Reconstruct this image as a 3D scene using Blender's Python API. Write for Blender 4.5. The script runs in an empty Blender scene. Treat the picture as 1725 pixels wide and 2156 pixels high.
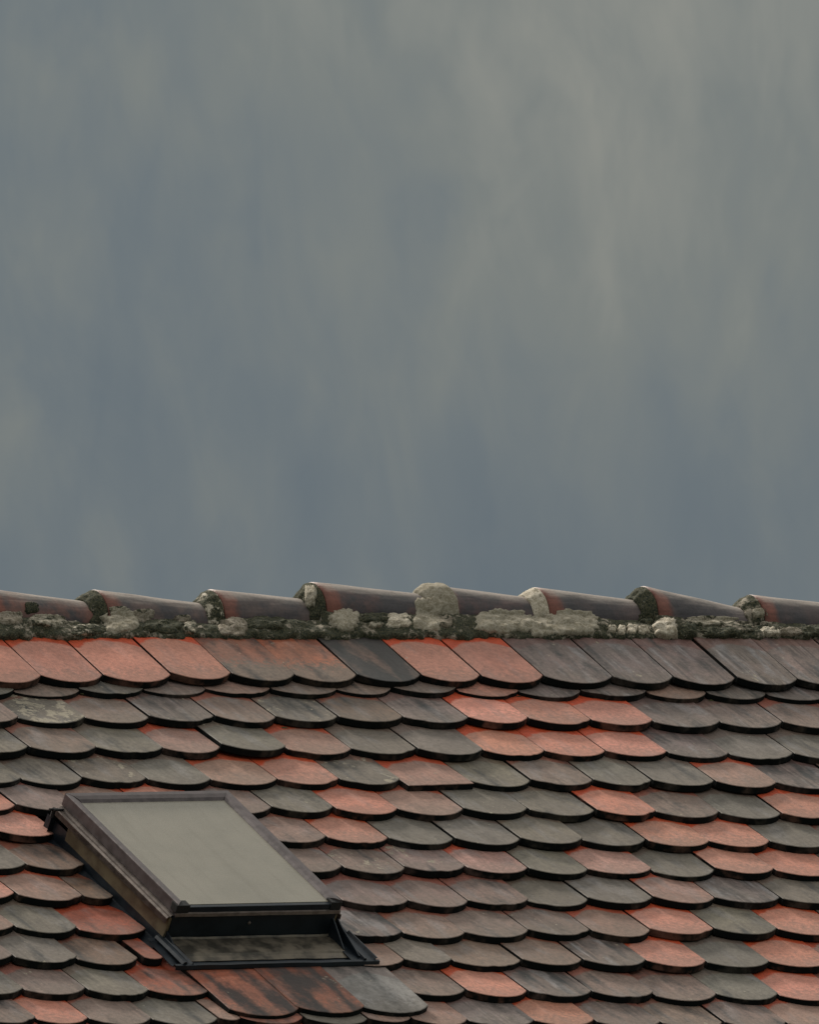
import bpy, bmesh, math, random
from mathutils import Vector, Matrix, noise
from mathutils.bvhtree import BVHTree
R = math.radians
rnd = random.Random(7)
sc = bpy.context.scene
col = sc.collection

# ------------------------------------------------------------------ camera
YAW, ELEV, ROLL, PITCH = R(35.396), R(2.5), R(-1.516), R(31.99)
DIST, FPX = 45.0, 902.6 * 45.0           # metres to the ridge, focal length in photo pixels (1725 x 2156)
RIDGE = Vector((0, 0, 8.0))
f = Vector((math.sin(YAW) * math.cos(ELEV), math.cos(YAW) * math.cos(ELEV), math.sin(ELEV)))
r0 = Vector((math.cos(YAW), -math.sin(YAW), 0)); u0 = r0.cross(f)
rt = r0 * math.cos(ROLL) + u0 * math.sin(ROLL)
up = u0 * math.cos(ROLL) - r0 * math.sin(ROLL)
CAM = RIDGE - f * DIST + up * (200 / FPX * DIST)
cam = bpy.data.cameras.new('camera'); camo = bpy.data.objects.new('camera', cam); col.objects.link(camo)
M = Matrix((rt, up, -f)).transposed().to_4x4(); M.translation = CAM
camo.matrix_world = M
cam.sensor_fit = 'VERTICAL'; cam.sensor_height = 24; cam.lens = FPX / 2156 * 24
cam.clip_start = 1; cam.clip_end = 8000
sc.camera = camo
sc.view_settings.view_transform = 'Standard'; sc.view_settings.look = 'None'
sc.view_settings.gamma = 1; sc.view_settings.use_curve_mapping = False
sc.view_settings.exposure = 0.0

# ------------------------------------------------------------------ sky and sun
SUN_EL, SUN_AZ = R(40), R(-4)             # azimuth from +Y towards +X
w = bpy.data.worlds.new('World'); sc.world = w; w.use_nodes = True
nt = w.node_tree; N = nt.nodes; L = nt.links; N.clear()
def nd(N, t, **k):
    n = N.new(t)
    for a, b in k.items():
        if a.startswith('i_'):
            key = a[2:]; n.inputs[int(key) if key.isdigit() else key.replace('_', ' ')].default_value = b
        else: setattr(n, a, b)
    return n
def math_(N, L, op, a, b=None, c=None, clamp=False):
    n = N.new('ShaderNodeMath'); n.operation = op; n.use_clamp = clamp
    for i, s in enumerate((a, b, c)):
        if s is None: continue
        if isinstance(s, (int, float)): n.inputs[i].default_value = s
        else: L.new(s, n.inputs[i])
    return n.outputs[0]
def mix_(N, L, fac, a, b, mode='MIX'):
    n = N.new('ShaderNodeMix'); n.data_type = 'RGBA'; n.blend_type = mode; n.clamp_factor = True
    for i, s in ((0, fac), (6, a), (7, b)):
        if isinstance(s, (int, float)): n.inputs[i].default_value = s
        elif isinstance(s, tuple): n.inputs[i].default_value = (*s[:3], 1)
        else: L.new(s, n.inputs[i])
    return n.outputs[2]
def smooth_(N, L, v, a, b, to0=0.0, to1=1.0):
    n = N.new('ShaderNodeMapRange'); n.interpolation_type = 'SMOOTHSTEP'
    L.new(v, n.inputs[0]); n.inputs[1].default_value = a; n.inputs[2].default_value = b
    n.inputs[3].default_value = to0; n.inputs[4].default_value = to1
    return n.outputs[0]
def noise_(N, L, vec, scale, detail=4, rough=.5, sc3=None, w_=None, dist=0):
    if sc3 is not None:
        m = N.new('ShaderNodeMapping'); m.inputs['Scale'].default_value = sc3; L.new(vec, m.inputs[0]); vec = m.outputs[0]
    n = N.new('ShaderNodeTexNoise'); n.inputs['Scale'].default_value = scale
    n.inputs['Detail'].default_value = detail; n.inputs['Roughness'].default_value = rough
    n.inputs['Distortion'].default_value = dist
    if w_ is not None:
        n.noise_dimensions = '4D'
        if isinstance(w_, (int, float)): n.inputs['W'].default_value = w_
        else: L.new(w_, n.inputs['W'])
    L.new(vec, n.inputs['Vector'])
    return n.outputs[0]
geo = nd(N, 'ShaderNodeTexCoord').outputs['Generated']
sep = nd(N, 'ShaderNodeSeparateXYZ'); L.new(geo, sep.inputs[0])
az = math_(N, L, 'ARCTAN2', sep.outputs[0], sep.outputs[1])
el = math_(N, L, 'ARCSINE', sep.outputs[2])
cmb = nd(N, 'ShaderNodeCombineXYZ'); L.new(az, cmb.inputs[0]); L.new(el, cmb.inputs[1]); skyvec = cmb.outputs[0]
SEED1 = 9.1
n1 = noise_(N, L, skyvec, 1, 3, .5, (46, 30, 1), w_=SEED1)        # broad banks of cloud
shear = nd(N, 'ShaderNodeMapping'); shear.inputs['Rotation'].default_value = (0, 0, R(-17)); L.new(skyvec, shear.inputs[0])
n2a = noise_(N, L, skyvec, 1, 3, .5, (230, 90, 1), w_=8.6, dist=.6)      # hanging curtains of rain
n2b = noise_(N, L, shear.outputs[0], 1, 3, .55, (250, 100, 1), w_=4.4, dist=.8)
n3 = noise_(N, L, skyvec, 1, 4, .55, (150, 95, 1), w_=1.7, dist=.5)
n2 = math_(N, L, 'ADD', math_(N, L, 'MULTIPLY', n2a, .68), math_(N, L, 'MULTIPLY', n2b, .32))
rise = smooth_(N, L, el, R(1.4), R(4.6))                         # the cloud base is darkest low down
# a lighter break in the cloud, up and to the right
bx = math_(N, L, 'DIVIDE', math_(N, L, 'SUBTRACT', az, .6265), .017); by = math_(N, L, 'DIVIDE', math_(N, L, 'SUBTRACT', el, .0665), .022)
bd = math_(N, L, 'SQRT', math_(N, L, 'ADD', math_(N, L, 'MULTIPLY', bx, bx), math_(N, L, 'MULTIPLY', by, by)))
bank = smooth_(N, L, math_(N, L, 'ADD', bd, math_(N, L, 'MULTIPLY', math_(N, L, 'SUBTRACT', n3, .5), 1.4)), 1.5, .2)
t = math_(N, L, 'ADD', math_(N, L, 'MULTIPLY', rise, .45), math_(N, L, 'MULTIPLY', math_(N, L, 'SUBTRACT', n1, .5), .6))
t = math_(N, L, 'ADD', t, math_(N, L, 'MULTIPLY', bank, .30))
t = math_(N, L, 'ADD', t, math_(N, L, 'MULTIPLY', math_(N, L, 'SUBTRACT', n2, .5), .85))
t = math_(N, L, 'ADD', t, math_(N, L, 'MULTIPLY', math_(N, L, 'SUBTRACT', n3, .5), .75))
t = math_(N, L, 'ADD', t, .12, clamp=True)
cr = N.new('ShaderNodeValToRGB'); L.new(t, cr.inputs[0])
e = cr.color_ramp.elements
e[0].position = 0; e[0].color = (.102, .136, .170, 1)
e[1].position = 1; e[1].color = (.270, .272, .246, 1)
x = e.new(.35); x.color = (.136, .165, .185, 1)
x = e.new(.65); x.color = (.184, .202, .198, 1)
zen = smooth_(N, L, sep.outputs[2], .08, .9, 1.0, 3.0)           # overcast sky: brighter overhead
cloud = nd(N, 'ShaderNodeVectorMath', operation='SCALE'); L.new(mix_(N, L, smooth_(N, L, sep.outputs[2], .10, .6), cr.outputs[0], (.245, .24, .222)), cloud.inputs[0]); L.new(zen, cloud.inputs['Scale'])
sky = nd(N, 'ShaderNodeTexSky', sky_type='NISHITA', sun_disc=False, sun_elevation=SUN_EL, sun_rotation=SUN_AZ)
bgs = nd(N, 'ShaderNodeBackground'); L.new(sky.outputs[0], bgs.inputs[0]); bgs.inputs[1].default_value = .06
bgc = nd(N, 'ShaderNodeBackground'); L.new(cloud.outputs[0], bgc.inputs[0]); bgc.inputs[1].default_value = 1.0
mx = nd(N, 'ShaderNodeMixShader', i_0=.94); L.new(bgs.outputs[0], mx.inputs[1]); L.new(bgc.outputs[0], mx.inputs[2])
wo = nd(N, 'ShaderNodeOutputWorld'); L.new(mx.outputs[0], wo.inputs[0])
sun = bpy.data.lights.new('sun', 'SUN'); sun.energy = 3.7; sun.angle = R(10); sun.color = (1, .93, .83)
so = bpy.data.objects.new('sun', sun); col.objects.link(so)
sd = Vector((math.sin(SUN_AZ) * math.cos(SUN_EL), math.cos(SUN_AZ) * math.cos(SUN_EL), math.sin(SUN_EL)))
so.rotation_euler = sd.to_track_quat('Z', 'Y').to_euler(); so.location = (0, 0, 30)

# ------------------------------------------------------------------ roof coordinates
EX = Vector((1, 0, 0))
DN = Vector((0, -math.cos(PITCH), -math.sin(PITCH)))      # down the slope
NM = Vector((0, -math.sin(PITCH), math.cos(PITCH)))       # out of the slope
def P(u, v, h=0): return RIDGE + EX * u + DN * v + NM * h
def ray(px, py):
    return (f + rt * ((px - 862.5) / FPX) - up * ((py - 1078) / FPX)).normalized()
def at(px, py, h=0.0):
    d = ray(px, py); k = (NM.dot(RIDGE - CAM) + h) / NM.dot(d)
    q = CAM + d * k - RIDGE
    return q.dot(EX), q.dot(DN)
def on_y(px, py, y=0.0):
    d = ray(px, py); return CAM + d * ((y - CAM.y) / d.y)

# ------------------------------------------------------------------ materials
def mat(name):
    m = bpy.data.materials.new(name); m.use_nodes = True
    N = m.node_tree.nodes; L = m.node_tree.links; N.clear()
    b = N.new('ShaderNodeBsdfPrincipled'); o = N.new('ShaderNodeOutputMaterial'); L.new(b.outputs[0], o.inputs[0])
    return m, N, L, b
def bump(N, L, b, h, dist=.001, strength=1.0):
    n = N.new('ShaderNodeBump'); n.inputs['Distance'].default_value = dist; n.inputs['Strength'].default_value = strength
    L.new(h, n.inputs['Height']); L.new(n.outputs[0], b.inputs['Normal'])
def attr(N, name):
    n = N.new('ShaderNodeAttribute'); n.attribute_type = 'OBJECT'; n.attribute_name = name; return n.outputs['Fac']

def tile_material(name, edge=False, island=False):
    m, N, L, b = mat(name)
    tc = N.new('ShaderNodeTexCoord').outputs['Object']
    if island:
        g = N.new('ShaderNodeNewGeometry'); rr = g.outputs['Random Per Island']
        c = N.new('ShaderNodeValToRGB'); L.new(rr, c.inputs[0]); c.color_ramp.interpolation = 'CONSTANT'
        ee = c.color_ramp.elements; ee[0].color = (.145, .135, .115, 1); ee[1].position = .8; ee[1].color = (.42, .15, .09, 1)
        for p_, q_ in ((.25, (.19, .135, .115)), (.45, (.15, .115, .105)), (.65, (.27, .15, .11))):
            z = ee.new(p_); z.color = (*q_, 1)
        base = c.outputs[0]; wv = math_(N, L, 'MULTIPLY', rr, 37)
    else:
        oi = N.new('ShaderNodeObjectInfo'); base = oi.outputs['Color']; wv = math_(N, L, 'MULTIPLY', oi.outputs['Random'], 37)
    nb = noise_(N, L, tc, 16, 3, .6, w_=wv)
    nf = noise_(N, L, tc, 90, 4, .65, w_=wv)
    ns = noise_(N, L, tc, 1, 4, .6, (75, 3.2, 40), w_=wv)
    ng = noise_(N, L, tc, 420, 2, .6, w_=wv)
    c = base
    if not island:
        sp = N.new('ShaderNodeSeparateXYZ'); L.new(tc, sp.inputs[0])
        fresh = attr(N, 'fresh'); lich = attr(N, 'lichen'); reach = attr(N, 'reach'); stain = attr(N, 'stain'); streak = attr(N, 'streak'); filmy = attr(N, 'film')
        # bands of the neighbours' outline: strip kept clean by the tile above, painted shaded on grey tiles
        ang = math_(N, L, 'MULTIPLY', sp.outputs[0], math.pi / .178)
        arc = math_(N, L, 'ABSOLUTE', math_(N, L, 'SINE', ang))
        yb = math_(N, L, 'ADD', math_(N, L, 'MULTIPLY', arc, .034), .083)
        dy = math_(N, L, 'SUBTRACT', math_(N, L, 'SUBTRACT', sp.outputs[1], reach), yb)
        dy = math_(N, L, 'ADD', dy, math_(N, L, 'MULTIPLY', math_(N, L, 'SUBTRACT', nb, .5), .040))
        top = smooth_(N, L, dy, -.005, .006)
        # broad cloudy variation, a painted bluish sheen like reflected sky and lengthwise drawing marks
        nl = noise_(N, L, tc, 9, 4, .6, w_=wv)
        film = noise_(N, L, tc, 1, 3, .55, (24, 8, 20), w_=math_(N, L, 'ADD', wv, 9.0))  # noise mask for the painted bluish sheen
        c = mix_(N, L, math_(N, L, 'MULTIPLY', smooth_(N, L, nl, .36, .62), math_(N, L, 'SUBTRACT', .50, math_(N, L, 'MULTIPLY', fresh, .36))), base, (.105, .092, .078))
        sheen = math_(N, L, 'MULTIPLY', smooth_(N, L, film, .50, .68), math_(N, L, 'ADD', math_(N, L, 'MULTIPLY', streak, .55), .15))
        c = mix_(N, L, sheen, c, (.245, .238, .245))
        low = smooth_(N, L, math_(N, L, 'ADD', math_(N, L, 'SUBTRACT', sp.outputs[1], math_(N, L, 'MULTIPLY', filmy, .07)), math_(N, L, 'MULTIPLY', math_(N, L, 'SUBTRACT', nf, .5), .20)), .045, -.01)
        c = mix_(N, L, math_(N, L, 'MULTIPLY', low, math_(N, L, 'ADD', filmy, .3, clamp=True)), c, (.18, .150, .120))
        st = smooth_(N, L, ns, .36, .64, .40, 1.28)
        stc = N.new('ShaderNodeVectorMath'); stc.operation = 'SCALE'; L.new(c, stc.inputs[0]); L.new(st, stc.inputs['Scale'])
        zone = smooth_(N, L, nb, .42, .58)
        c = mix_(N, L, math_(N, L, 'MULTIPLY', streak, zone), c, stc.outputs[0])
        # unweathered clay strip; on grey tiles a dark band, part algae, part painted shade
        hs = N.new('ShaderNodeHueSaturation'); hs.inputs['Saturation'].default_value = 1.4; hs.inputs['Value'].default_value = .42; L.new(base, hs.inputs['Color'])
        clean_shaded = mix_(N, L, math_(N, L, 'POWER', fresh, 1.2), hs.outputs[0], (.58, .075, .022))
        c = mix_(N, L, math_(N, L, 'MULTIPLY', top, math_(N, L, 'MINIMUM', math_(N, L, 'ADD', fresh, .35), 1.0)), c, clean_shaded)
        # soot or moss film
        sq = math_(N, L, 'ADD', math_(N, L, 'MULTIPLY', noise_(N, L, tc, 1, 2, .5, (22, 7, 20), w_=math_(N, L, 'ADD', wv, 4.0)), .86), math_(N, L, 'MULTIPLY', nf, .14))
        sm = math_(N, L, 'MULTIPLY', smooth_(N, L, math_(N, L, 'SUBTRACT', sq, math_(N, L, 'MULTIPLY', stain, .45)), .46, .22), math_(N, L, 'GREATER_THAN', stain, .01))
        c = mix_(N, L, math_(N, L, 'MULTIPLY', sm, .9), c, (.024, .029, .031))
        lq = noise_(N, L, tc, 26, 6, .72, w_=math_(N, L, 'ADD', wv, 2.0))
        lm = smooth_(N, L, math_(N, L, 'ADD', lq, math_(N, L, 'MULTIPLY', lich, .26)), .685, .72)
        c = mix_(N, L, math_(N, L, 'MULTIPLY', lm, .85), c, (.34, .30, .225))
        dots = noise_(N, L, tc, 55, 2, .5, w_=math_(N, L, 'ADD', wv, 6.0))
        c = mix_(N, L, math_(N, L, 'MULTIPLY', smooth_(N, L, math_(N, L, 'ADD', dots, math_(N, L, 'MULTIPLY', lich, .10)), .745, .775), .8), c, (.42, .39, .30))
        dk = noise_(N, L, tc, 34, 5, .7, w_=math_(N, L, 'ADD', wv, 7.0))
        c = mix_(N, L, math_(N, L, 'MULTIPLY', smooth_(N, L, dk, .58, .68), math_(N, L, 'SUBTRACT', .42, math_(N, L, 'MULTIPLY', fresh, .34))), c, (.055, .050, .045))
    v = math_(N, L, 'ADD', math_(N, L, 'MULTIPLY', nf, .5), math_(N, L, 'MULTIPLY', ng, .5))
    v = smooth_(N, L, v, .3, .7, .66, 1.30)
    vs = N.new('ShaderNodeVectorMath'); vs.operation = 'SCALE'; L.new(c, vs.inputs[0]); L.new(v, vs.inputs['Scale'])
    c = vs.outputs[0]
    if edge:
        c = mix_(N, L, smooth_(N, L, nb, .48, .66), (.011, .018, .018), c)  # edge faces: black moss, plus teal shade painted into the colour
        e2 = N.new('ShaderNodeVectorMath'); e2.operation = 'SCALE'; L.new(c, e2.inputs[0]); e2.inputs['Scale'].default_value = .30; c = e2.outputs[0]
    L.new(c, b.inputs['Base Color'])
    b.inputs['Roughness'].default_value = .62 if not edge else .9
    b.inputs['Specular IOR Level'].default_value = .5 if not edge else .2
    hh = math_(N, L, 'ADD', math_(N, L, 'MULTIPLY', nf, .6), math_(N, L, 'MULTIPLY', ng, .25))
    hh = math_(N, L, 'ADD', hh, math_(N, L, 'MULTIPLY', ns, .5))
    bump(N, L, b, hh, .0016, .7)
    return m
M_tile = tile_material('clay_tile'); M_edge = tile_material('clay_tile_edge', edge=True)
M_tile_far = tile_material('clay_tile_mixed', island=True)

def mortar_material(name, light, moss0, smoothness=0.0):
    m, N, L, b = mat(name)
    tc = N.new('ShaderNodeTexCoord').outputs['Object']
    a = noise_(N, L, tc, 22, 5, .65); d = noise_(N, L, tc, 70, 5, .7); g = noise_(N, L, tc, 260, 3, .6)
    ms = attr(N, 'moss')
    k = math_(N, L, 'ADD', math_(N, L, 'MULTIPLY', a, .55), math_(N, L, 'MULTIPLY', d, .45))
    k = math_(N, L, 'SUBTRACT', k, math_(N, L, 'MULTIPLY', math_(N, L, 'SUBTRACT', ms, .5), .42))
    mm = smooth_(N, L, k, .54, .46)
    pale = mix_(N, L, smooth_(N, L, math_(N, L, 'ADD', math_(N, L, 'MULTIPLY', d, .5), math_(N, L, 'MULTIPLY', g, .5)), .42, .58), (light[0] * .62, light[1] * .60, light[2] * .54), light)
    dark = mix_(N, L, smooth_(N, L, g, .35, .65), (.022, .030, .022), (.095, .090, .055))
    c = mix_(N, L, mm, pale, dark)
    wl = smooth_(N, L, math_(N, L, 'ADD', math_(N, L, 'MULTIPLY', d, .6), math_(N, L, 'MULTIPLY', g, .4)), .60, .66)
    c = mix_(N, L, math_(N, L, 'MULTIPLY', wl, .55), c, (.45, .41, .34))
    L.new(c, b.inputs['Base Color']); b.inputs['Roughness'].default_value = .92; b.inputs['Specular IOR Level'].default_value = .25
    bump(N, L, b, math_(N, L, 'ADD', d, math_(N, L, 'MULTIPLY', g, .5)), .004 * (1 - smoothness), .9)
    return m
M_mortar = mortar_material('old_mortar', (.34, .30, .245), .5)
M_fresh = mortar_material('newer_mortar', (.40, .365, .295), .1, .6)
M_white = mortar_material('pale_mortar', (.64, .58, .48), .3)

def ridge_material():
    m, N, L, b = mat('ridge_clay')
    tc = N.new('ShaderNodeTexCoord').outputs['Object']
    oi = N.new('ShaderNodeObjectInfo'); base = oi.outputs['Color']; wv = math_(N, L, 'MULTIPLY', oi.outputs['Random'], 31)
    sp = N.new('ShaderNodeSeparateXYZ'); L.new(tc, sp.inputs[0])
    a = noise_(N, L, tc, 14, 4, .6, w_=wv); st = noise_(N, L, tc, 1, 4, .6, (8, 90, 90), w_=wv); g = noise_(N, L, tc, 150, 3, .6, w_=wv)
    c = mix_(N, L, smooth_(N, L, a, .38, .62), base, (.060, .055, .062))
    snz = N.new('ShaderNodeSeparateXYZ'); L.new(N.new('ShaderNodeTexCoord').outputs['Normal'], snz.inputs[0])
    # bare red clay near the big end, a pale highlight painted on the crown
    red = smooth_(N, L, math_(N, L, 'ADD', sp.outputs[0], math_(N, L, 'MULTIPLY', math_(N, L, 'SUBTRACT', a, .5), .06)), .050, .028)
    c = mix_(N, L, math_(N, L, 'MULTIPLY', red, .75), c, (.26, .085, .055))
    crown_light = smooth_(N, L, math_(N, L, 'ADD', snz.outputs[2], math_(N, L, 'MULTIPLY', math_(N, L, 'SUBTRACT', st, .5), .5)), .50, .95)
    c = mix_(N, L, math_(N, L, 'MULTIPLY', crown_light, .8), c, (.38, .33, .29))
    v = smooth_(N, L, math_(N, L, 'ADD', math_(N, L, 'MULTIPLY', st, .6), math_(N, L, 'MULTIPLY', g, .4)), .3, .7, .7, 1.3)
    vs = N.new('ShaderNodeVectorMath'); vs.operation = 'SCALE'; L.new(c, vs.inputs[0]); L.new(v, vs.inputs['Scale'])
    L.new(vs.outputs[0], b.inputs['Base Color']); b.inputs['Roughness'].default_value = .55
    bump(N, L, b, math_(N, L, 'ADD', g, st), .001, .6)
    return m
M_ridge = ridge_material()

def plain(name, c, rough=.5, metal=0.0, var=.25, spec=.5, scale=40, c2=None):
    m, N, L, b = mat(name)
    tc = N.new('ShaderNodeTexCoord').outputs['Object']
    a = noise_(N, L, tc, scale, 4, .6)
    c2 = c2 or tuple(x * (1 - var) for x in c)
    L.new(mix_(N, L, smooth_(N, L, a, .35, .65), c2, c), b.inputs['Base Color'])
    L.new(smooth_(N, L, a, .3, .7, max(0, rough - .08), rough + .1), b.inputs['Roughness'])
    b.inputs['Metallic'].default_value = metal; b.inputs['Specular IOR Level'].default_value = spec
    bump(N, L, b, a, .0006, .3)
    return m
M_frame = plain('brown_lacquered_metal', (.150, .125, .128), .40, .2, .35)
M_side = plain('dark_brown_metal', (.050, .036, .028), .5, .2, .4)
M_board = plain('weathered_side_board', (.19, .145, .085), .7, 0, .4, c2=(.10, .065, .036), scale=14)
M_lip = plain('worn_metal_edge', (.22, .18, .16), .45, .4, .4)
M_navy = plain('dark_sheet_metal', (.016, .025, .036), .42, .3, .3, scale=25)
M_apron = plain('stained_apron_metal', (.21, .18, .14), .42, .35, .5, scale=22, c2=(.06, .055, .045))
M_gasket = plain('black_gasket', (.010, .011, .012), .7, 0, .2)
M_glass = None
m, Ng, Lg, bg = mat('sky_tinted_glass'); M_glass = m
tcg = Ng.new('ShaderNodeTexCoord').outputs['Object']
ga = noise_(Ng, Lg, tcg, 7, 4, .6); gb = noise_(Ng, Lg, tcg, 120, 3, .6)
gr = noise_(Ng, Lg, tcg, 1, 4, .6, (34, 3.5, 1))
gcol = mix_(Ng, Lg, smooth_(Ng, Lg, ga, .3, .7), (.245, .228, .183), (.30, .275, .222))  # sky reflection put into the base colour as mottled warm grey
gcol = mix_(Ng, Lg, math_(Ng, Lg, 'MULTIPLY', smooth_(Ng, Lg, gr, .50, .72), .35), gcol, (.19, .17, .13))
Lg.new(gcol, bg.inputs['Base Color'])
Lg.new(smooth_(Ng, Lg, gb, .3, .7, .22, .34), bg.inputs['Roughness'])
bg.inputs['Specular IOR Level'].default_value = .6
M_deck = plain('dark_deck', (.02, .018, .016), .9)  # coloured dark so the gaps between tiles look shaded
M_wall = plain('old_plaster', (.42, .38, .31), .9, scale=4)

# ------------------------------------------------------------------ object helpers
def link(name, me, parent=None, loc=None, mats=(), **props):
    o = bpy.data.objects.new(name, me); col.objects.link(o)
    for m_ in mats:
        if m_.name not in [x.name for x in me.materials if x]: me.materials.append(m_)
    if parent is not None: o.parent = parent
    if loc is not None: o.location = loc
    for k_, v_ in props.items(): o[k_] = v_
    return o
def from_bm(name, bm, smooth=False):
    me = bpy.data.meshes.new(name); bm.normal_update(); bm.to_mesh(me); bm.free()
    if smooth: me.polygons.foreach_set('use_smooth', [True] * len(me.polygons))
    return me
def mesh(name, vs, fs, smooth=False):
    me = bpy.data.meshes.new(name); me.from_pydata([tuple(v) for v in vs], [], fs); me.update()
    if smooth: me.polygons.foreach_set('use_smooth', [True] * len(me.polygons))
    return me

# ------------------------------------------------------------------ the setting
ground = link('ground', mesh('ground', [(-4000, -4000, 0), (4000, -4000, 0), (4000, 4000, 0), (-4000, 4000, 0)], [(0, 1, 2, 3)]),
              mats=[plain('meadow', (.06, .075, .035), .95, scale=.05)], kind='structure')

roof = bpy.data.objects.new('old_house', None); col.objects.link(roof); roof.location = RIDGE
roof['label'] = 'old house roof of rounded red and grey tiles with mortared ridge and one skylight'
roof['category'] = 'house'; roof['kind'] = 'thing'
INV = Matrix.Translation(-RIDGE)
def loc(v): return v - RIDGE
def RB(u, v, h):                               # roof point in the roof's own space
    return EX * u + DN * v + NM * h
# deck (both slopes) and the plain walls below
U0, U1, VL = -5.0, 6.0, 5.4
bm = bmesh.new()
dn2 = Vector((0, math.cos(PITCH), -math.sin(PITCH)))
for a_, s_ in ((DN, NM), (dn2, Vector((0, math.sin(PITCH), math.cos(PITCH))))):
    top = [EX * U0 - s_ * .06, EX * U1 - s_ * .06, EX * U1 + a_ * VL - s_ * .06, EX * U0 + a_ * VL - s_ * .06]
    low = [p_ - s_ * .08 for p_ in top]
    vv = [bm.verts.new(p_) for p_ in top + low]
    for q_ in ((0, 1, 2, 3), (7, 6, 5, 4), (0, 4, 5, 1), (1, 5, 6, 2), (2, 6, 7, 3), (3, 7, 4, 0)):
        bm.faces.new([vv[i] for i in q_])
bmesh.ops.recalc_face_normals(bm, faces=bm.faces)
link('roof_deck', from_bm('roof_deck', bm), roof, mats=[M_deck])
hw = (VL - .35) * math.cos(PITCH); zt = -VL * math.sin(PITCH) - .0; pts = []
for xx in (U0 + .25, U1 - .25):
    pts += [(xx, -hw, -8), (xx, hw, -8), (xx, hw, zt + .0), (xx, 0, -.28), (xx, -hw, zt)]
link('wall', mesh('wall', pts, [(4, 3, 2, 1, 0), (5, 6, 7, 8, 9), (0, 5, 9, 4), (1, 2, 7, 6)]), roof, mats=[M_wall])

# ------------------------------------------------------------------ tiles
THK, EXPO = .0185, .145
ALPHA = THK / EXPO
def tile_outline(W, d, flat=False, clipL=None, clipR=None, length=.38, chip=0.0, rr=None, n=18):
    """corner points at (0,0) and (-W,0); the tail bulges to y=-d; returns points from right to left then the head"""
    pts = []
    g = .0019
    x0, x1 = -g, -W + g
    if flat:
        pts = [(x0, -.004), (x1, -.004)]
        pts = [(x0 + (x1 - x0) * i / 8, -.022 - .0006 * (i % 2)) for i in range(9)]
    else:
        for i in range(n + 1):
            s = i / n; x = x0 + (x1 - x0) * s
            q = abs(2 * s - 1)
            y = -d * (1 - q ** 2.15) ** .94
            pts.append((x, y))
    # resample chips
    out = []
    for i, (x, y) in enumerate(pts):
        k = 0
        if chip and rr: k = max(0, rr.gauss(0, chip))
        out.append((x, y + k))
    pts = out
    if clipR is not None:
        pts = [p_ for p_ in pts if p_[0] < clipR] ; pts.insert(0, (clipR, pts[0][1] if pts else 0))
        x0 = clipR
    if clipL is not None:
        pts = [p_ for p_ in pts if p_[0] > clipL]; pts.append((clipL, pts[-1][1])); x1 = clipL
    return pts, x0, x1, length
def add_tile(bm, outl, x0, x1, length, mtx=None, sag=0.0, twist=0.0, bevel=.0013):
    ring = list(outl) + [(x1, .10), (x1, .2), (x1, length), (x0, length), (x0, .2), (x0, .10)]
    cx = (x0 + x1) / 2
    def z(x, y): return -sag * ((x - cx) / .09) ** 2 + twist * (x - cx) * y
    def mk(sc_, dz):
        vs = []
        for x, y in ring:
            ix = cx + (x - cx) * (1 - sc_ / .09); iy = y + (sc_ if y < .09 else (-sc_ if y > .3 else 0))
            v = Vector((ix, iy, z(x, y) + dz))
            vs.append(bm.verts.new(mtx @ v if mtx else v))
        return vs
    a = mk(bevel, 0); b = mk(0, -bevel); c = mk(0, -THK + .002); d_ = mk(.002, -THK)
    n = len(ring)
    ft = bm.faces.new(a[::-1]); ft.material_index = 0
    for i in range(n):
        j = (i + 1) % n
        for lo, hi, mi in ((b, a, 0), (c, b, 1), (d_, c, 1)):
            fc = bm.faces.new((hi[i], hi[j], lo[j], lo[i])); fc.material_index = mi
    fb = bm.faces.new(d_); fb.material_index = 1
def tile_matrix(u, v, h, alpha=ALPHA, rot=0.0, roll=0.0):
    yv = (-DN) * math.cos(alpha) - NM * math.sin(alpha)
    zv = EX.cross(yv)
    m_ = Matrix((EX, yv, zv)).transposed().to_4x4()
    m_ = Matrix.Translation(RB(u, v, h)) @ m_ @ Matrix.Rotation(rot, 4, 'Z') @ Matrix.Rotation(roll, 4, 'Y')
    return m_

VAR = []                                       # eight shared shapes
for k in range(10):
    rr = random.Random(k); bm = bmesh.new()
    o_, a_, b_, l_ = tile_outline(.180, .032 + .006 * rr.random(), chip=(.0002, .0003, .0006)[k % 3], rr=rr)
    if k >= 7:                                 # a nibbled corner or a shallow bite out of the tail
        i0 = (3, 9, 14)[k - 7]
        for q_, dd in ((-1, .0015), (0, .0045), (1, .0038), (2, .0012)): o_[i0 + q_] = (o_[i0 + q_][0], o_[i0 + q_][1] + dd)
    add_tile(bm, o_, a_, b_, l_, sag=.0006 * rr.random(), twist=rr.uniform(-.05, .05))
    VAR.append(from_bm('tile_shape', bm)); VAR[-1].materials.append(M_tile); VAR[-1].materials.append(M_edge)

CL = {  # colour, fresh strip, streak, stain, lichen
 'O': ((.51, .215, .150), 1.0, .06, 0, .0), 'S': ((.335, .195, .152), .75, .3, 0, .06), 'P': ((.220, .148, .122), .45, .5, 0, .2),
 'G': ((.172, .150, .121), .16, .45, 0, .16), 'B': ((.180, .134, .120), .22, 1.0, .08, .2), 'D': ((.20, .125, .10), .2, .5, .56, .1),
 'M': ((.40, .145, .085), .3, .3, .16, .15), 'L': ((.17, .145, .115), .3, .4, .10, .52), 'R': ((.38, .105, .060), .7, .2, .16, .05),
 'W': ((.25, .245, .225), .2, .3, .05, .1), 'N': ((.19, .115, .078), .4, .4, .16, .1)}
LAB = {'O': 'bright orange-red tile', 'M': 'mottled orange tile with grey film', 'D': 'black-stained tile', 'L': 'tile crusted with pale lichen',
       'R': 'deep red tile', 'W': 'pale blue-grey tile', 'N': 'brown cut tile'}
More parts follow.
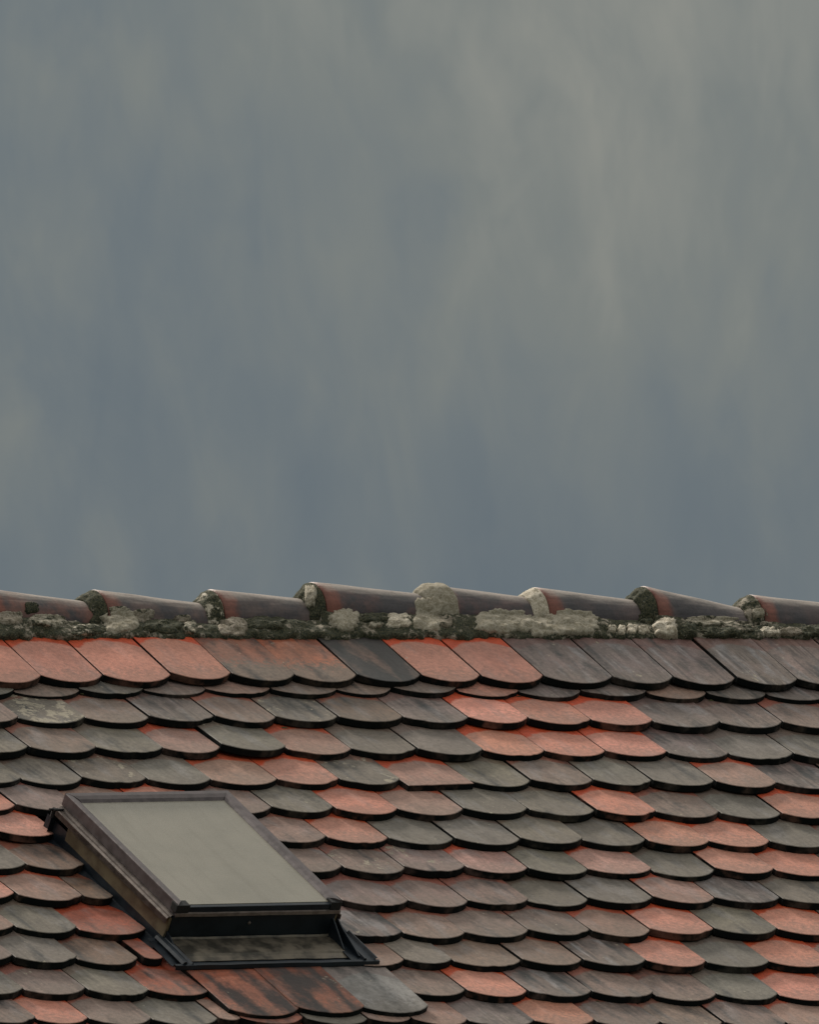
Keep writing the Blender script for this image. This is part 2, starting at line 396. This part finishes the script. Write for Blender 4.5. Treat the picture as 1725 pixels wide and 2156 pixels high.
placed = []
def tile(xr, y, cls, W=None, h=0.0, alpha=ALPHA, length=None, clipL=None, clipR=None, flat=False, uv=None, **over):
    u, v = uv if uv else at(xr, y, h)
    v += rnd.gauss(0, .0024)
    rot = rnd.gauss(0, .011); roll = rnd.gauss(0, .011); h2 = h + abs(rnd.gauss(0, .0022)) - .001
    c, fr, stk, stn, lic = CL[cls]
    if flat or clipL is not None or clipR is not None or length or (W and W < .15):
        bm = bmesh.new()
        o_, a_, b_, l_ = tile_outline(W or .18, .036 * min(1, (W or .18) / .18), flat, clipL, clipR, length or .38, .0006, rnd)
        add_tile(bm, o_, a_, b_, l_)
        me = from_bm('tile_shape', bm); me.materials.append(M_tile); me.materials.append(M_edge); sx = 1
    else:
        me = rnd.choice(VAR); sx = (W or .18) / .18
    o = link('roof_tile', me, roof)
    o.matrix_local = tile_matrix(u, v, h2, alpha, rot, roll) @ Matrix.Diagonal((sx, 1, 1, 1))
    j = 1.09 * (1 + rnd.gauss(0, .09))
    o.color = (c[0] * j * (1 + rnd.gauss(0, .03)), c[1] * j, c[2] * j * (1 + rnd.gauss(0, .04)), 1)
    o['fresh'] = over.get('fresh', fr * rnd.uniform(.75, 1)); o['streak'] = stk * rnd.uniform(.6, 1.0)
    o['film'] = over.get('film', .55 if cls == 'M' else .1 * rnd.random())
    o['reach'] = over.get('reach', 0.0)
    o['stain'] = over.get('stain', stn + (rnd.choice((0, 0, .03, .07, .11)) if cls in 'GPBL' else 0)); o['lichen'] = over.get('lichen', lic * rnd.uniform(.5, 1.3))
    if flat: o['label'] = 'square-ended pinkish tile'
    elif cls in LAB: o['label'] = LAB[cls]
    placed.append((u, v)); return o

def yl(y3, x):
    (xa, ya), (xb, yb), (xc, yc) = (150, y3[0]), (860, y3[1]), (1500, y3[2])
    return ya + (yb - ya) * (x - xa) / (xb - xa) if x < xb else yb + (yc - yb) * (x - xb) / (xc - xb)
ROWS = [
 ('0', (1421, 1419.5, 1426), '87O 217O 359O 488O 622M 752M 887D 1013O 1145O 1291B 1418B 1549B 1679B 1810B 1942B 2070P'),
 ('0b', (1451, 1447, 1457), '30G 167P 302L 433P 570S 708P 825P 963P 1091O 1223B 1365B 1489S 1615B 1745B 1878P 2010B'),
 ('1', (1509, 1508, 1516), '38P 179L 314P 451B 581P 713L 848N 986B 1114O 1245O 1376O 1518B 1649B 1780P 1912G 2042P'),
 ('2', (1571, 1575, 1583), '57G 201P 343G 465S 604G 740S 878G 1018G 1148O 1277O 1408O 1537B 1672G 1805G 1937P 2068S'),
 ('3', (1637, 1640, 1645), '46G 172G 309L 444G 585S 715O 843L 988S! 1118G 1250P 1374G 1505G 1635S 1770B 1900G 2032G'),
 ('4', (1695, 1701, 1709), '32O 162P 300S 435O 572P 704G 837O 976S 1113G 1254G 1383O 1516P 1645G 1780O 1910S 2040G'),
 ('5', (1750, 1764, 1769), '-15G 119O | 688P 818O 956G 1095G 1229G 1363G 1493O 1622O 1755G 1887P 2018G'),
 ('6', (1816, 1825, 1829), '53G 179N | 722P 852P 983P 1113S 1238G 1376S 1505G 1633O 1765O 1897G 2028P'),
 ('7', (1883, 1895, 1890), '34O 174S 238N | 860P 985P 1114P 1239G 1376G 1507S 1645B 1780G 1912P 2042G'),
 ('8', (1949, 1963, 1956), '30S 161G 307R | 850B 978P 1114P 1245P 1369S 1505O 1638G 1770O 1902G 2034P'),
 ('9', (2014, 2020, 2021), '28P 161G 291N 344R | 853S 955G 1098P 1227P 1360B 1487O 1620G 1750O 1882S 2014G'),
 ('10', (2080, 2083, 2089), '50G 181P 311G 442R | 983P 1111O 1248B 1378P 1509P 1640G 1773O 1905P 2036G'),
 ('11', (2140, 2143, 2151), '-55G 76P 185O 318P 458G 505S 640R 772G 866S 986S 1125B 1255O 1392P 1523P 1656P 1790S 1920G 2050P'),
 ('12', (2203, 2207, 2215), '-8P 124G 256S 388G 520G 652P 784O 916G 1048G 1180G 1312S 1444P 1576O 1708G 1840P 1972S'),
 ('13', (2268, 2271, 2279), '-60P 72G 204S 336G 468O 600P 732G 864G 996G 1128G 1260P 1392P 1524S 1656G 1788P 1920S'),
]
# skylight footprint (roof coordinates)
SKH = .10
su0, sv0 = at(137, 1669, SKH); SW, SL = .450, .488
for name, y3, lst in ROWS:
    prev = None; first = True; left_missing = False
    for tok in lst.split():
        if tok == '|': prev = None; left_missing = True; continue
        flat = tok.endswith('!'); tok = tok.rstrip('!')
        xr = float(tok[:-1]); c = tok[-1]; y = yl(y3, xr)
        if name == '0':   h, al, ln = .0095, .035, .215
        elif name == '0b': h, al, ln = -.0065 + .001, ALPHA, None
        else: h, al, ln = 0.0, ALPHA, None
        u, v = at(xr, y, h)
        W = .18
        if prev is not None:
            gap = u - prev
            W = min(.205, max(.05, gap))
        clipL = None
        if left_missing:                       # first tiles right of the skylight end at its gutter
            if u - W < su0 + SW + .012: clipL = min(-.01, (su0 + SW + .012) - u)
            if clipL is not None and clipL <= -W: clipL = None
        if name == '4' and su0 - .04 < u < su0 + SW + .16: ln = .30
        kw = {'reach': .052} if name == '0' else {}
        if name == '6' and xr in (852, 983): kw['lichen'] = .40
        if name == '9' and xr == 344: W *= .8
        tile(xr, y, c, W=W, h=h, alpha=al, length=ln, clipL=clipL, flat=flat, **kw)
        prev = u
    # a couple of extra tiles left of the frame
    uL, vL = at(float(lst.split()[0][:-1]), yl(y3, 0), h)
    for k in range(2 if name != '13' else 2):
        tile(0, 0, rnd.choice('GPSOG'), h=h, alpha=al, length=.215 if name == '0' else None, uv=(uL - .18 * (k + 1), vL), reach=.052 if name == '0' else 0.0)
# three long tiles lapped under the skylight apron
for xr, y, c in ((630, 2121, 'M'), (770, 2119, 'M'), (903, 2115, 'W')):
    tile(xr, y, c, W=.19, h=.010, alpha=.06, length=.24, reach=.04, film=.1, stain=.33 if c == 'M' else .03)

# the rest of the two slopes, out of the picture: the same tiles joined
bm = bmesh.new(); rr = random.Random(3)
u_min = min(p_[0] for p_ in placed) - .05; u_max = max(p_[0] for p_ in placed) + .05
uA, vA = at(862, yl((1509, 1508, 1516), 862))
FLIP = Matrix.Rotation(math.pi, 4, 'Z')
simple = tile_outline(.18, .036, n=6)
for side in (0, 1):
    for k in range(-1, 36):
        v = vA + k * EXPO
        if v > VL: continue
        for i in range(int((U1 - U0) / .18)):
            u = U0 + .18 * (i + 1) + (.09 if k % 2 else 0)
            if side == 0:
                uL_, uR_ = u - .18, u
                if k <= 12 and uR_ > u_min - .08 and uL_ < u_max + .06 - .10: continue
            m_ = tile_matrix(u, v, -.001 if k >= 0 else .004, ALPHA, rr.gauss(0, .008), 0)
            if side: m_ = FLIP @ m_
            add_tile(bm, simple[0], simple[1], simple[2], .3 if k < 1 else .38, mtx=m_)
o = link('distant_roof_tiles', from_bm('distant_roof_tiles', bm), roof, mats=[M_tile_far, M_tile_far], kind='stuff')
o.data.polygons.foreach_set('material_index', [0] * len(o.data.polygons))

# ------------------------------------------------------------------ ridge: barrel tiles, bed, plugs, patches
def nz(p_, s): return noise.noise(Vector(p_) * s)
RT = [((-290, 1238), (-60, 1262)), ((-50, 1236), (165, 1265)), ((196, 1241), (424, 1271)), ((442, 1241), (632, 1260)), ((656, 1225), (878, 1250)),
      ((905, 1231), (1098, 1256)), ((1126, 1236), (1326, 1263)), ((1355, 1234), (1566, 1282)), ((1580, 1252), (1800, 1277)),
      ((1812, 1250), (2020, 1275)), ((2040, 1245), (2260, 1272))]
RCOL = [(.15, .09, .075), (.20, .095, .075), (.15, .10, .09), (.13, .095, .09), (.13, .075, .07), (.12, .075, .075), (.11, .08, .08), (.13, .105, .105), (.11, .08, .08), (.14, .09, .08), (.14, .09, .08)]
SPAN = R(101)
def barrel_pt(A, B, R1, R2, t_, a_, off=0.0, flare=0.0):
    c_ = A.lerp(B, t_); r_ = R1 + (R2 - R1) * t_
    return c_ + Vector((0, math.sin(a_) * (r_ + off), (math.cos(a_) * 1.12) * (r_ + off)))
bars = []; bvh_v = []; bvh_f = []
def ridge_tile(A, B, R1, R2, colr, label=None):
    org = A.copy(); nT, nA = 14, 26; th = .013; vs = []
    def p_(t_, a_, off): return barrel_pt(A, B, R1, R2, t_, a_, off) - org
    for off in (0, -th):
        for i in range(nT + 1):
            for j in range(nA + 1):
                q = p_(i / nT, -SPAN + 2 * SPAN * j / nA, off)
                q += Vector((0, 0, 1)) * .0012 * nz(q + org, 9); vs.append(q)
    fs = []; W_ = nA + 1; S_ = W_ * (nT + 1)
    for i in range(nT):
        for j in range(nA):
            a_ = i * W_ + j; fs.append((a_, a_ + W_, a_ + W_ + 1, a_ + 1)); fs.append((S_ + a_, S_ + a_ + 1, S_ + a_ + W_ + 1, S_ + a_ + W_))
    for i in range(nT):
        for j in (0, nA):
            a_ = i * W_ + j; fs.append((a_, S_ + a_, S_ + a_ + W_, a_ + W_) if j == 0 else (a_, a_ + W_, S_ + a_ + W_, S_ + a_))
    for j in range(nA):
        for i in (0, nT):
            a_ = i * W_ + j; fs.append((a_, a_ + 1, S_ + a_ + 1, S_ + a_) if i == 0 else (a_, S_ + a_, S_ + a_ + 1, a_ + 1))
    me = mesh('ridge_tile_shape', vs, fs, True)
    o = link('ridge_tile', me, roof, loc(org), mats=[M_ridge]); o.color = (*colr, 1)
    if label: o['label'] = label
    k = len(bvh_v)
    for v_ in vs[:S_]: bvh_v.append(v_ + org)
    bvh_f.extend([tuple(k + x for x in q) for q in fs if max(q) < S_])
    return o
RLAB = {1: 'reddish ridge tile with moss spots', 4: 'highest ridge tile, dark red-brown', 7: 'grey ridge tile tilted down to the right', 8: 'dark blue-grey ridge tile'}
for i, (a_, b_) in enumerate(RT):
    R1, R2 = .063, .048
    tA, tB = on_y(*a_), on_y(*b_)
    d_ = (tB - tA); tB = tB + d_.normalized() * .030
    A = tA - Vector((0, 0, R1 * 1.12)); B = tB - Vector((0, 0, R2 * 1.12))
    bars.append((A, B, R1, R2, ridge_tile(A, B, R1, R2, RCOL[i], RLAB.get(i))))
# mortar bed
def bed(side):
    x0, x1 = (bars[0][0].x, bars[-1][1].x) ; n = int((x1 - x0) / .0045); m_ = 16; vs = []; fs = []
    for i in range(n + 1):
        x = x0 + (x1 - x0) * i / n
        k = max([q for q in range(len(bars)) if bars[q][0].x <= x + .02] or [0]); A, B, R1, R2, _ = bars[k]
        t_ = min(1, max(0, (x - A.x) / (B.x - A.x))); c_ = A.lerp(B, t_); r_ = R1 + (R2 - R1) * t_
        top = Vector((x, -(r_ - .010), c_.z + .004))
        vb = .160 + .012 * nz((x, 0, 0), 11) + .010 * nz((x, 5, 0), 38) + .005 * nz((x, 8, 0), 110)
        lo = P(x, vb, -.012); ed = P(x, vb - .001, .014 + .003 * nz((x, 9, 0), 30)); bul = .009 + .007 * nz((x, 3, 0), 11)
        for j in range(m_ + 1):
            s = j / m_
            if s < .15: q = lo.lerp(ed, s / .15)
            else:
                q = ed.lerp(top, (s - .15) / .85) + NM * (bul * math.sin(math.pi * (s - .15) / .85))
            wgt = min(1, s * 5) * min(1, (1 - s) * 6 + .1)
            q = q + (NM + DN * .4) * wgt * (.0075 * nz(q, 34) + .0045 * nz(q + Vector((7, 0, 0)), 85) + .002 * nz(q, 210))
            if side: q = Vector((q.x, -q.y, q.z))
            vs.append(q - RIDGE)
    W_ = m_ + 1
    for i in range(n):
        for j in range(m_):
            a_ = i * W_ + j; q = (a_, a_ + W_, a_ + W_ + 1, a_ + 1); fs.append(q if not side else q[::-1])
    o = link('mortar_bed', mesh('mortar_bed', vs, fs, True), roof, mats=[M_mortar]); o['moss'] = .63
    return vs, fs
vs, fs = bed(0); bed(1)
k = len(bvh_v); bvh_v.extend([v + RIDGE for v in vs]); bvh_f.extend([tuple(k + x for x in q) for q in fs])
# plugs closing the open end of each ridge tile over the one before
def plug(i, mt, moss, back=.05, fwd=.004, extra=.004, amp=.004, label=None):
    A, B, R1, R2, ob = bars[i]; pv = bars[i - 1] if i else None
    ax = (B - A).normalized(); nT, nA = 16, 44; vs = []; fs = []
    for a in range(nT + 1):
        s = a / nT; d_ = fwd - (fwd + back) * s
        for b in range(nA + 1):
            an = -R(112) + R(224) * b / nA
            c1 = A + ax * d_; r1 = R1 + extra
            if pv:
                tp = (A.x + d_ - pv[0].x) / (pv[1].x - pv[0].x); c2 = pv[0].lerp(pv[1], tp); r2 = pv[2] + (pv[3] - pv[2]) * tp + .001
            else: c2, r2 = c1, R2
            s2 = 0 if d_ > 0 else (-d_ / back); wv = 1 - (1 - s2) ** 1.0
            wv = s2 ** (1.5 + .5 * nz((an * 2, i, 0), 1))
            p1 = c1 + Vector((0, math.sin(an) * r1, math.cos(an) * 1.12 * r1)); p2 = c2 + Vector((0, math.sin(an) * r2, math.cos(an) * 1.12 * r2))
            q = p1.lerp(p2, wv); nrm = Vector((-.5, math.sin(an), math.cos(an)))
            edge = min(1, min(s, 1 - s) * 4 + .15)
            q += nrm * edge * (amp * 1.6 * nz(q, 38) + amp * nz(q + Vector((3, 1, 0)), 90) + amp * .4 * nz(q, 220))
            q.x += .010 * nz((an * 3, i * 3.3, 0), 1) * (1 if s > .5 else .35)
            if s == 1 or s == 0: q -= nrm * .005
            vs.append(q - A)
    W_ = nA + 1
    for a in range(nT):
        for b in range(nA):
            k_ = a * W_ + b; fs.append((k_, k_ + 1, k_ + W_ + 1, k_ + W_))
    o = link('mortar_plug', mesh('mortar_plug', vs, fs, True), ob, mats=[mt]); o['moss'] = moss
    k_ = len(bvh_v); bvh_v.extend([v + A for v in vs]); bvh_f.extend([tuple(k_ + x for x in q) for q in fs])
    if label: o['label'] = label
PL = [(M_mortar, .6), (M_mortar, .5), (M_mortar, .70), (M_white, .55), (M_mortar, .78), (M_fresh, .0), (M_white, .25), (M_mortar, .72), (M_mortar, .50), (M_mortar, .6), (M_mortar, .5)]
for i, (mt, ms) in enumerate(PL):
    if i == 5: plug(i, mt, ms, .046, .036, .0045, .0018, 'smooth beige mortar collar')
    else: plug(i, mt, ms, .044, -.002, -.0005, .0022)
bvh = BVHTree.FromPolygons(bvh_v, bvh_f)
# patches trowelled over the joints: (centre x, y, half width, half height, material, moss, thickness)
def patch(cx, cy, rx, ry, mt, moss, th=.010, seed=0, label=None):
    nR, nA = 14, 56; vs = []; fs = []; org = None
    g = (NM + Vector((-.3, -.5, 0))).normalized(); last = None
    for a in range(nR + 1):
        s = a / nR
        for b in range(nA):
            an = 2 * math.pi * b / nA; ca, sa = math.cos(an), math.sin(an)
            k_ = 1 + .26 * nz((ca * 1.3, sa * 1.3, seed * 3.1), 1.2) + .18 * nz((ca * 3, sa * 3, seed), 1.5) + .12 * nz((ca * 8, sa * 8, seed), 1.5) + .06 * nz((ca * 19, sa * 19, seed), 1.5)
            sq = (abs(ca) ** 3 + abs(sa) ** 3) ** (-1 / 3)
            x_, y_ = cx + rx * s * k_ * ca * sq, cy + ry * s * k_ * sa * sq
            d = ray(x_, y_); hit = bvh.ray_cast(CAM, d)[0]
            if hit is None or (last is not None and (hit - last).length > .35):
                hit = last.copy() if last is not None else on_y(x_, y_, -.08)
            if s < .99: last = hit
            q = hit + g * (th * (1 - s ** 7) - .004 * (s > .99)) + g * (1 - s) ** .3 * (.0022 * nz(hit, 26) + .0014 * nz(hit, 80) + .0008 * nz(hit, 240))
            if org is None: org = q.copy()
            vs.append(q - org)
    for a in range(nR):
        for b in range(nA):
            c_ = (b + 1) % nA
            fs.append((a * nA + b, a * nA + c_, (a + 1) * nA + c_, (a + 1) * nA + b)[::-1])
    o = link('mortar_patch', mesh('mortar_patch', vs, fs, True), roof, loc(org), mats=[mt]); o['moss'] = moss
    if label: o['label'] = label
for i, a in enumerate([
    (20, 1302, 34, 13, M_mortar, .35), (95, 1307, 40, 14, M_fresh, .45), (66, 1281, 15, 13, M_mortar, .95), (180, 1328, 34, 13, M_white, .62),
    (252, 1308, 38, 22, M_fresh, .18), (300, 1296, 26, 12, M_mortar, .35), (340, 1318, 44, 14, M_mortar, .8), (385, 1303, 18, 8, M_mortar, .4), (400, 1322, 14, 16, M_fresh, .5),
    (492, 1318, 30, 19, M_mortar, .30), (560, 1312, 40, 14, M_mortar, .92), (250, 1285, 22, 7, M_fresh, .4), (725, 1305, 34, 24, M_fresh, .02), (790, 1300, 30, 10, M_mortar, .85), (792, 1316, 16, 6, M_fresh, .4),
    (840, 1307, 28, 17, M_white, .36), (903, 1292, 34, 38, M_fresh, .0, .006), (653, 1256, 13, 24, M_fresh, .0), (1600, 1292, 16, 10, M_fresh, .1), (940, 1308, 14, 13, M_mortar, .4),
    (1052, 1306, 50, 27, M_fresh, .10), (1095, 1313, 35, 20, M_fresh, .22), (1150, 1316, 40, 26, M_fresh, .02), (1218, 1311, 50, 27, M_fresh, .25),
    (1290, 1325, 9, 8, M_white, .3), (1310, 1327, 9, 10, M_white, .2), (1332, 1325, 12, 10, M_white, .15), (1356, 1327, 12, 9, M_white, .2),
    (1362, 1302, 18, 11, M_mortar, .95), (1402, 1326, 26, 22, M_white, .22, .014), (1450, 1330, 20, 17, M_mortar, .97), (1500, 1308, 52, 10, M_fresh, .40), (1520, 1333, 45, 12, M_mortar, .9),
    (1560, 1322, 34, 12, M_mortar, .55), (1625, 1330, 21, 11, M_white, .45), (1667, 1331, 25, 9, M_mortar, .2), (1712, 1330, 22, 14, M_mortar, .95)]):
    patch(*a[:6], th=a[6] if len(a) > 6 else .007, seed=i)

# ------------------------------------------------------------------ skylight
SKR = .018
skym = tile_matrix(su0, sv0, 0, 0.0, SKR)
sk = bpy.data.objects.new('skylight', None); col.objects.link(sk); sk.parent = roof; sk.matrix_local = skym
sk['label'] = 'roof window with brown metal frame and glass coloured like reflected sky'
def sbox(bm, a, b, taper=None):                 # a,b = (u, v down, h) corners in skylight space
    xs = sorted((a[0], b[0])); ys = sorted((-a[1], -b[1])); zs = sorted((a[2], b[2]))
    vv = [bm.verts.new((x_, y_, z_)) for z_ in zs for y_ in ys for x_ in xs]
    for q in ((0, 2, 3, 1), (4, 5, 7, 6), (0, 1, 5, 4), (2, 6, 7, 3), (0, 4, 6, 2), (1, 3, 7, 5)): bm.faces.new([vv[i] for i in q])
def spart(name, boxes, mt, bev=.0015, parent=None, **pr):
    bm = bmesh.new()
    for a, b in boxes: sbox(bm, a, b)
    if bev: bmesh.ops.bevel(bm, geom=bm.edges[:], offset=bev, segments=2, affect='EDGES', profile=.6)
    return link(name, from_bm(name, bm), sk, mats=[mt], **pr)
def strip(name, prof, x0, x1, mt, axis='u', at_=0.0, th=.0015, n=1, wob=0.0):
    """a folded sheet: prof = list of (v,h) swept along u, or (u,h) swept along v"""
    vs = []; fs = []
    for k in range(n + 1):
        x = x0 + (x1 - x0) * k / n
        for (a, b) in prof:
            b2 = b + wob * nz((x, a, 2), 14)
            vs.append((x, -a, b2) if axis == 'u' else (a, -x, b2))
        for (a, b) in prof:
            b2 = b + wob * nz((x, a, 2), 14) - th
            vs.append((x, -a, b2) if axis == 'u' else (a, -x, b2))
    m_ = len(prof); W_ = 2 * m_
    for k in range(n):
        for j in range(m_ - 1):
            a = k * W_ + j; fs.append((a, a + 1, a + W_ + 1, a + W_)); a += m_; fs.append((a, a + W_, a + W_ + 1, a + 1))
        a = k * W_; fs.append((a, a + W_, a + W_ + m_, a + m_)); a += m_ - 1; fs.append((a, a + m_, a + W_ + m_, a + W_))
    for k in (0, n):
        for j in range(m_ - 1):
            a = k * W_ + j; fs.append((a, a + m_, a + m_ + 1, a + 1))
    bm = bmesh.new(); me = mesh(name, vs, fs); bm.from_mesh(me); bmesh.ops.recalc_face_normals(bm, faces=bm.faces); bm.to_mesh(me); bm.free()
    return link(name, me, sk, mats=[mt])
T = SKH
# glazing bars: raised round-shouldered frame on three sides, low bar at the foot
def bar(name, a, b, width, hgt, z0, mt, inner):
    """a,b in (u,v); inner = direction of the slope towards the pane (u,v)"""
    a = Vector((a[0], -a[1], 0)); b = Vector((b[0], -b[1], 0)); inn = Vector((inner[0], -inner[1], 0)); d = (b - a).normalized()
    pr = [(0, -.03), (0, -.002), (.002, 0), (width * .45, -.0005), (width * .8, -.004), (width, -.010), (width, -.03)]
    vs = []; fs = []
    for k, e_ in enumerate((a, b)):
        for w_, z_ in pr:
            mit = d * (w_ if k == 0 else -w_)
            vs.append(e_ + inn * w_ + mit + Vector((0, 0, z0 + z_)))
    m_ = len(pr)
    for j in range(m_ - 1): fs.append((j, j + 1, j + 1 + m_, j + m_))
    fs += [tuple(range(m_)), tuple(range(2 * m_ - 1, m_ - 1, -1)), (m_ - 1, 0, m_, 2 * m_ - 1)]
    bm = bmesh.new(); me = mesh(name, vs, fs); bm.from_mesh(me); bmesh.ops.recalc_face_normals(bm, faces=bm.faces); bm.to_mesh(me); bm.free()
    return link(name, me, sk, mats=[mt])
bar('frame_bar', (0, 0), (SW, 0), .030, 0, T, M_frame, (0, 1))
bar('frame_bar', (0, 0), (0, SL + .012), .026, 0, T - .0004, M_frame, (1, 0))
bar('frame_bar', (SW, SL + .012), (SW, 0), .026, 0, T + .0004, M_frame, (-1, 0))
spart('frame_bar', [((.000, SL - .002, T - .032), (SW, SL + .009, T - .0104))], M_navy, label='dark bottom frame bar')
spart('glass_pane', [((.022, .026, T - .020), (SW - .022, SL - .003, T - .010))], M_glass, .0008)
# corner caps at the foot
spart('corner_cap', [((-.002, SL - .012, T - .024), (.034, SL + .012, T - .004))], M_gasket)
spart('corner_cap', [((SW - .026, SL - .012, T - .024), (SW + .003, SL + .012, T - .004))], M_gasket)
# sash sides, ledges, side boards
spart('sash_side', [((.002, .002, T - .034), (.010, SL, T - .006))], M_side)
spart('sash_side', [((SW - .010, .002, T - .034), (SW - .002, SL, T - .006))], M_side)
spart('sash_side', [((.002, .002, T - .034), (SW - .002, .010, T - .006))], M_side)
strip('side_rail', [(-.016, T - .052), (-.016, T - .040), (-.013, T - .036), (-.007, T - .036), (-.005, T - .032), (.004, T - .031)], .004, SL + .006, M_lip, 'v')
strip('side_rail', [(SW + .016, T - .052), (SW + .016, T - .040), (SW + .008, T - .036), (SW - .004, T - .031)], .004, SL + .006, M_lip, 'v')
spart('side_board', [((-.007, .055, .000), (.004, SL + .004, T - .040))], M_board, .003)
spart('side_board', [((SW - .004, .055, .000), (SW + .007, SL + .004, T - .040))], M_board, .003)
# front: lip line, dark face, back face
strip('front_lip', [(SL + .007, T - .023), (SL + .013, T - .025), (SL + .014, T - .031), (SL + .011, T - .032)], .000, SW + .004, M_lip, 'u', n=12, wob=.0012)
spart('front_panel', [((.000, SL - .006, .004), (SW, SL + .006, T - .024))], M_navy)
spart('back_panel', [((.000, .004, -.03), (SW, .014, T - .034))], M_navy)
# apron below, gutters beside, flashing above
strip('apron_flashing', [(SL + .004, .010), (SL + .010, .006), (SL + .108, .0010), (SL + .118, .0035), (SL + .122, .0110), (SL + .128, .0100), (SL + .130, .001)], -.050, SW + .062, M_navy, 'u', n=40, wob=.0016)
strip('apron_plate', [(SL + .008, .012), (SL + .012, .0085), (SL + .045, .0100), (SL + .078, .0095), (SL + .082, .0060), (SL + .100, .0040)], .006, SW - .004, M_apron, 'u', n=40, wob=.0016)
strip('gutter_flashing', [(-.006, .030), (-.008, -.010), (-.040, -.020), (-.075, -.026)], -.03, SL + .004, M_navy, 'v', n=10, wob=.001)
strip('gutter_flashing', [(SW + .006, .045), (SW + .008, .004), (SW + .020, .002), (SW + .022, .014), (SW + .026, .014), (SW + .028, .002), (SW + .046, .002), (SW + .050, .012), (SW + .054, .012), (SW + .056, .0)], -.03, SL + .002, M_navy, 'v', n=10, wob=.001)
strip('gutter_flashing', [(SW - .010, .009), (SW + .018, .009), (SW + .021, .016), (SW + .025, .016), (SW + .028, .009), (SW + .050, .010), (SW + .053, .017), (SW + .057, .016)], SL + .002, SL + .124, M_navy, 'v', n=10, wob=.0012)
strip('gutter_flashing', [(-.030, .010), (-.026, .016), (-.020, .017), (-.016, .010), (-.006, .010), (-.002, .014), (.002, .010)], SL + .002, SL + .124, M_navy, 'v', n=8, wob=.001)
def fin(x, h0, h1, v1):
    vs = [(x + q, -v, h) for q in (0, .003) for v, h in ((SL - .01, .003), (SL - .01, h0), (SL + .02, h0 * .75), (v1, h1), (v1, .003))]
    fs = [(0, 1, 2, 3, 4), (9, 8, 7, 6, 5)] + [(i, i + 5, (i + 1) % 5 + 5, (i + 1) % 5) for i in range(5)]
    link('corner_flashing', mesh('corner_flashing', vs, fs), sk, mats=[M_navy])
fin(SW - .006, .060, .012, SL + .075); fin(SW + .014, .050, .014, SL + .11); fin(-.004, .030, .008, SL + .05)
strip('head_flashing', [(-.045, -.010), (-.02, -.006), (.003, -.004), (.004, .05)], -.02, SW + .05, M_navy, 'u', n=8, wob=.001)
# latch at the upper left corner
bm = bmesh.new()
for c_, rr_, ln in (((-.028, .012, .064), .003, .022), ((-.026, .012, .056), .005, .022), ((-.018, .018, .066), .003, .026)):
    g = bmesh.ops.create_cone(bm, cap_ends=True, segments=12, radius1=rr_, radius2=rr_, depth=ln)
    bmesh.ops.rotate(bm, verts=g['verts'], cent=(0, 0, 0), matrix=Matrix.Rotation(R(90), 3, 'Y') if rr_ < .004 else Matrix.Identity(3))
    bmesh.ops.translate(bm, verts=g['verts'], vec=(c_[0], -c_[1], c_[2]))
link('hinge', from_bm('hinge', bm), sk, mats=[M_gasket])
# screw in the front panel
bm = bmesh.new(); bmesh.ops.create_uvsphere(bm, u_segments=10, v_segments=6, radius=.004)
bmesh.ops.translate(bm, verts=bm.verts, vec=(.215, -(SL + .007), .045)); link('screw', from_bm('screw', bm, True), sk, mats=[M_lip])

# ------------------------------------------------------------------ moss and grit caught in the joints
bm = bmesh.new(); rr = random.Random(11)
M_moss = plain('dry_moss', (.10, .095, .050), .95, 0, .5, .1, scale=90, c2=(.028, .036, .022))
spots = []
for (u, v) in placed:
    k = 3 if v < .5 else 1
    for q in range(k):
        if rr.random() < (.75 if v < .5 else .38): spots.append((u - rr.random() * .17, v + rr.uniform(.004, .034)))
for (u, v) in spots:
    if su0 - .1 < u < su0 + SW + .05 and sv0 - .1 < v < sv0 + SL + .2: continue
    sz = rr.uniform(.003, .008); c_ = RB(u, v, -THK + rr.uniform(-.003, .003))
    g = bmesh.ops.create_icosphere(bm, subdivisions=2, radius=1)
    for w_ in g['verts']:
        p_ = w_.co.copy(); k = 1 + .5 * noise.noise(p_ * 1.8 + c_ * 50)
        w_.co = c_ + EX * (p_.x * sz * 2.0 * k) + DN * (p_.y * sz * .8 * k) + NM * (p_.z * sz * .55 * k)
o = link('moss', from_bm('moss', bm, True), roof, mats=[M_moss], kind='stuff')
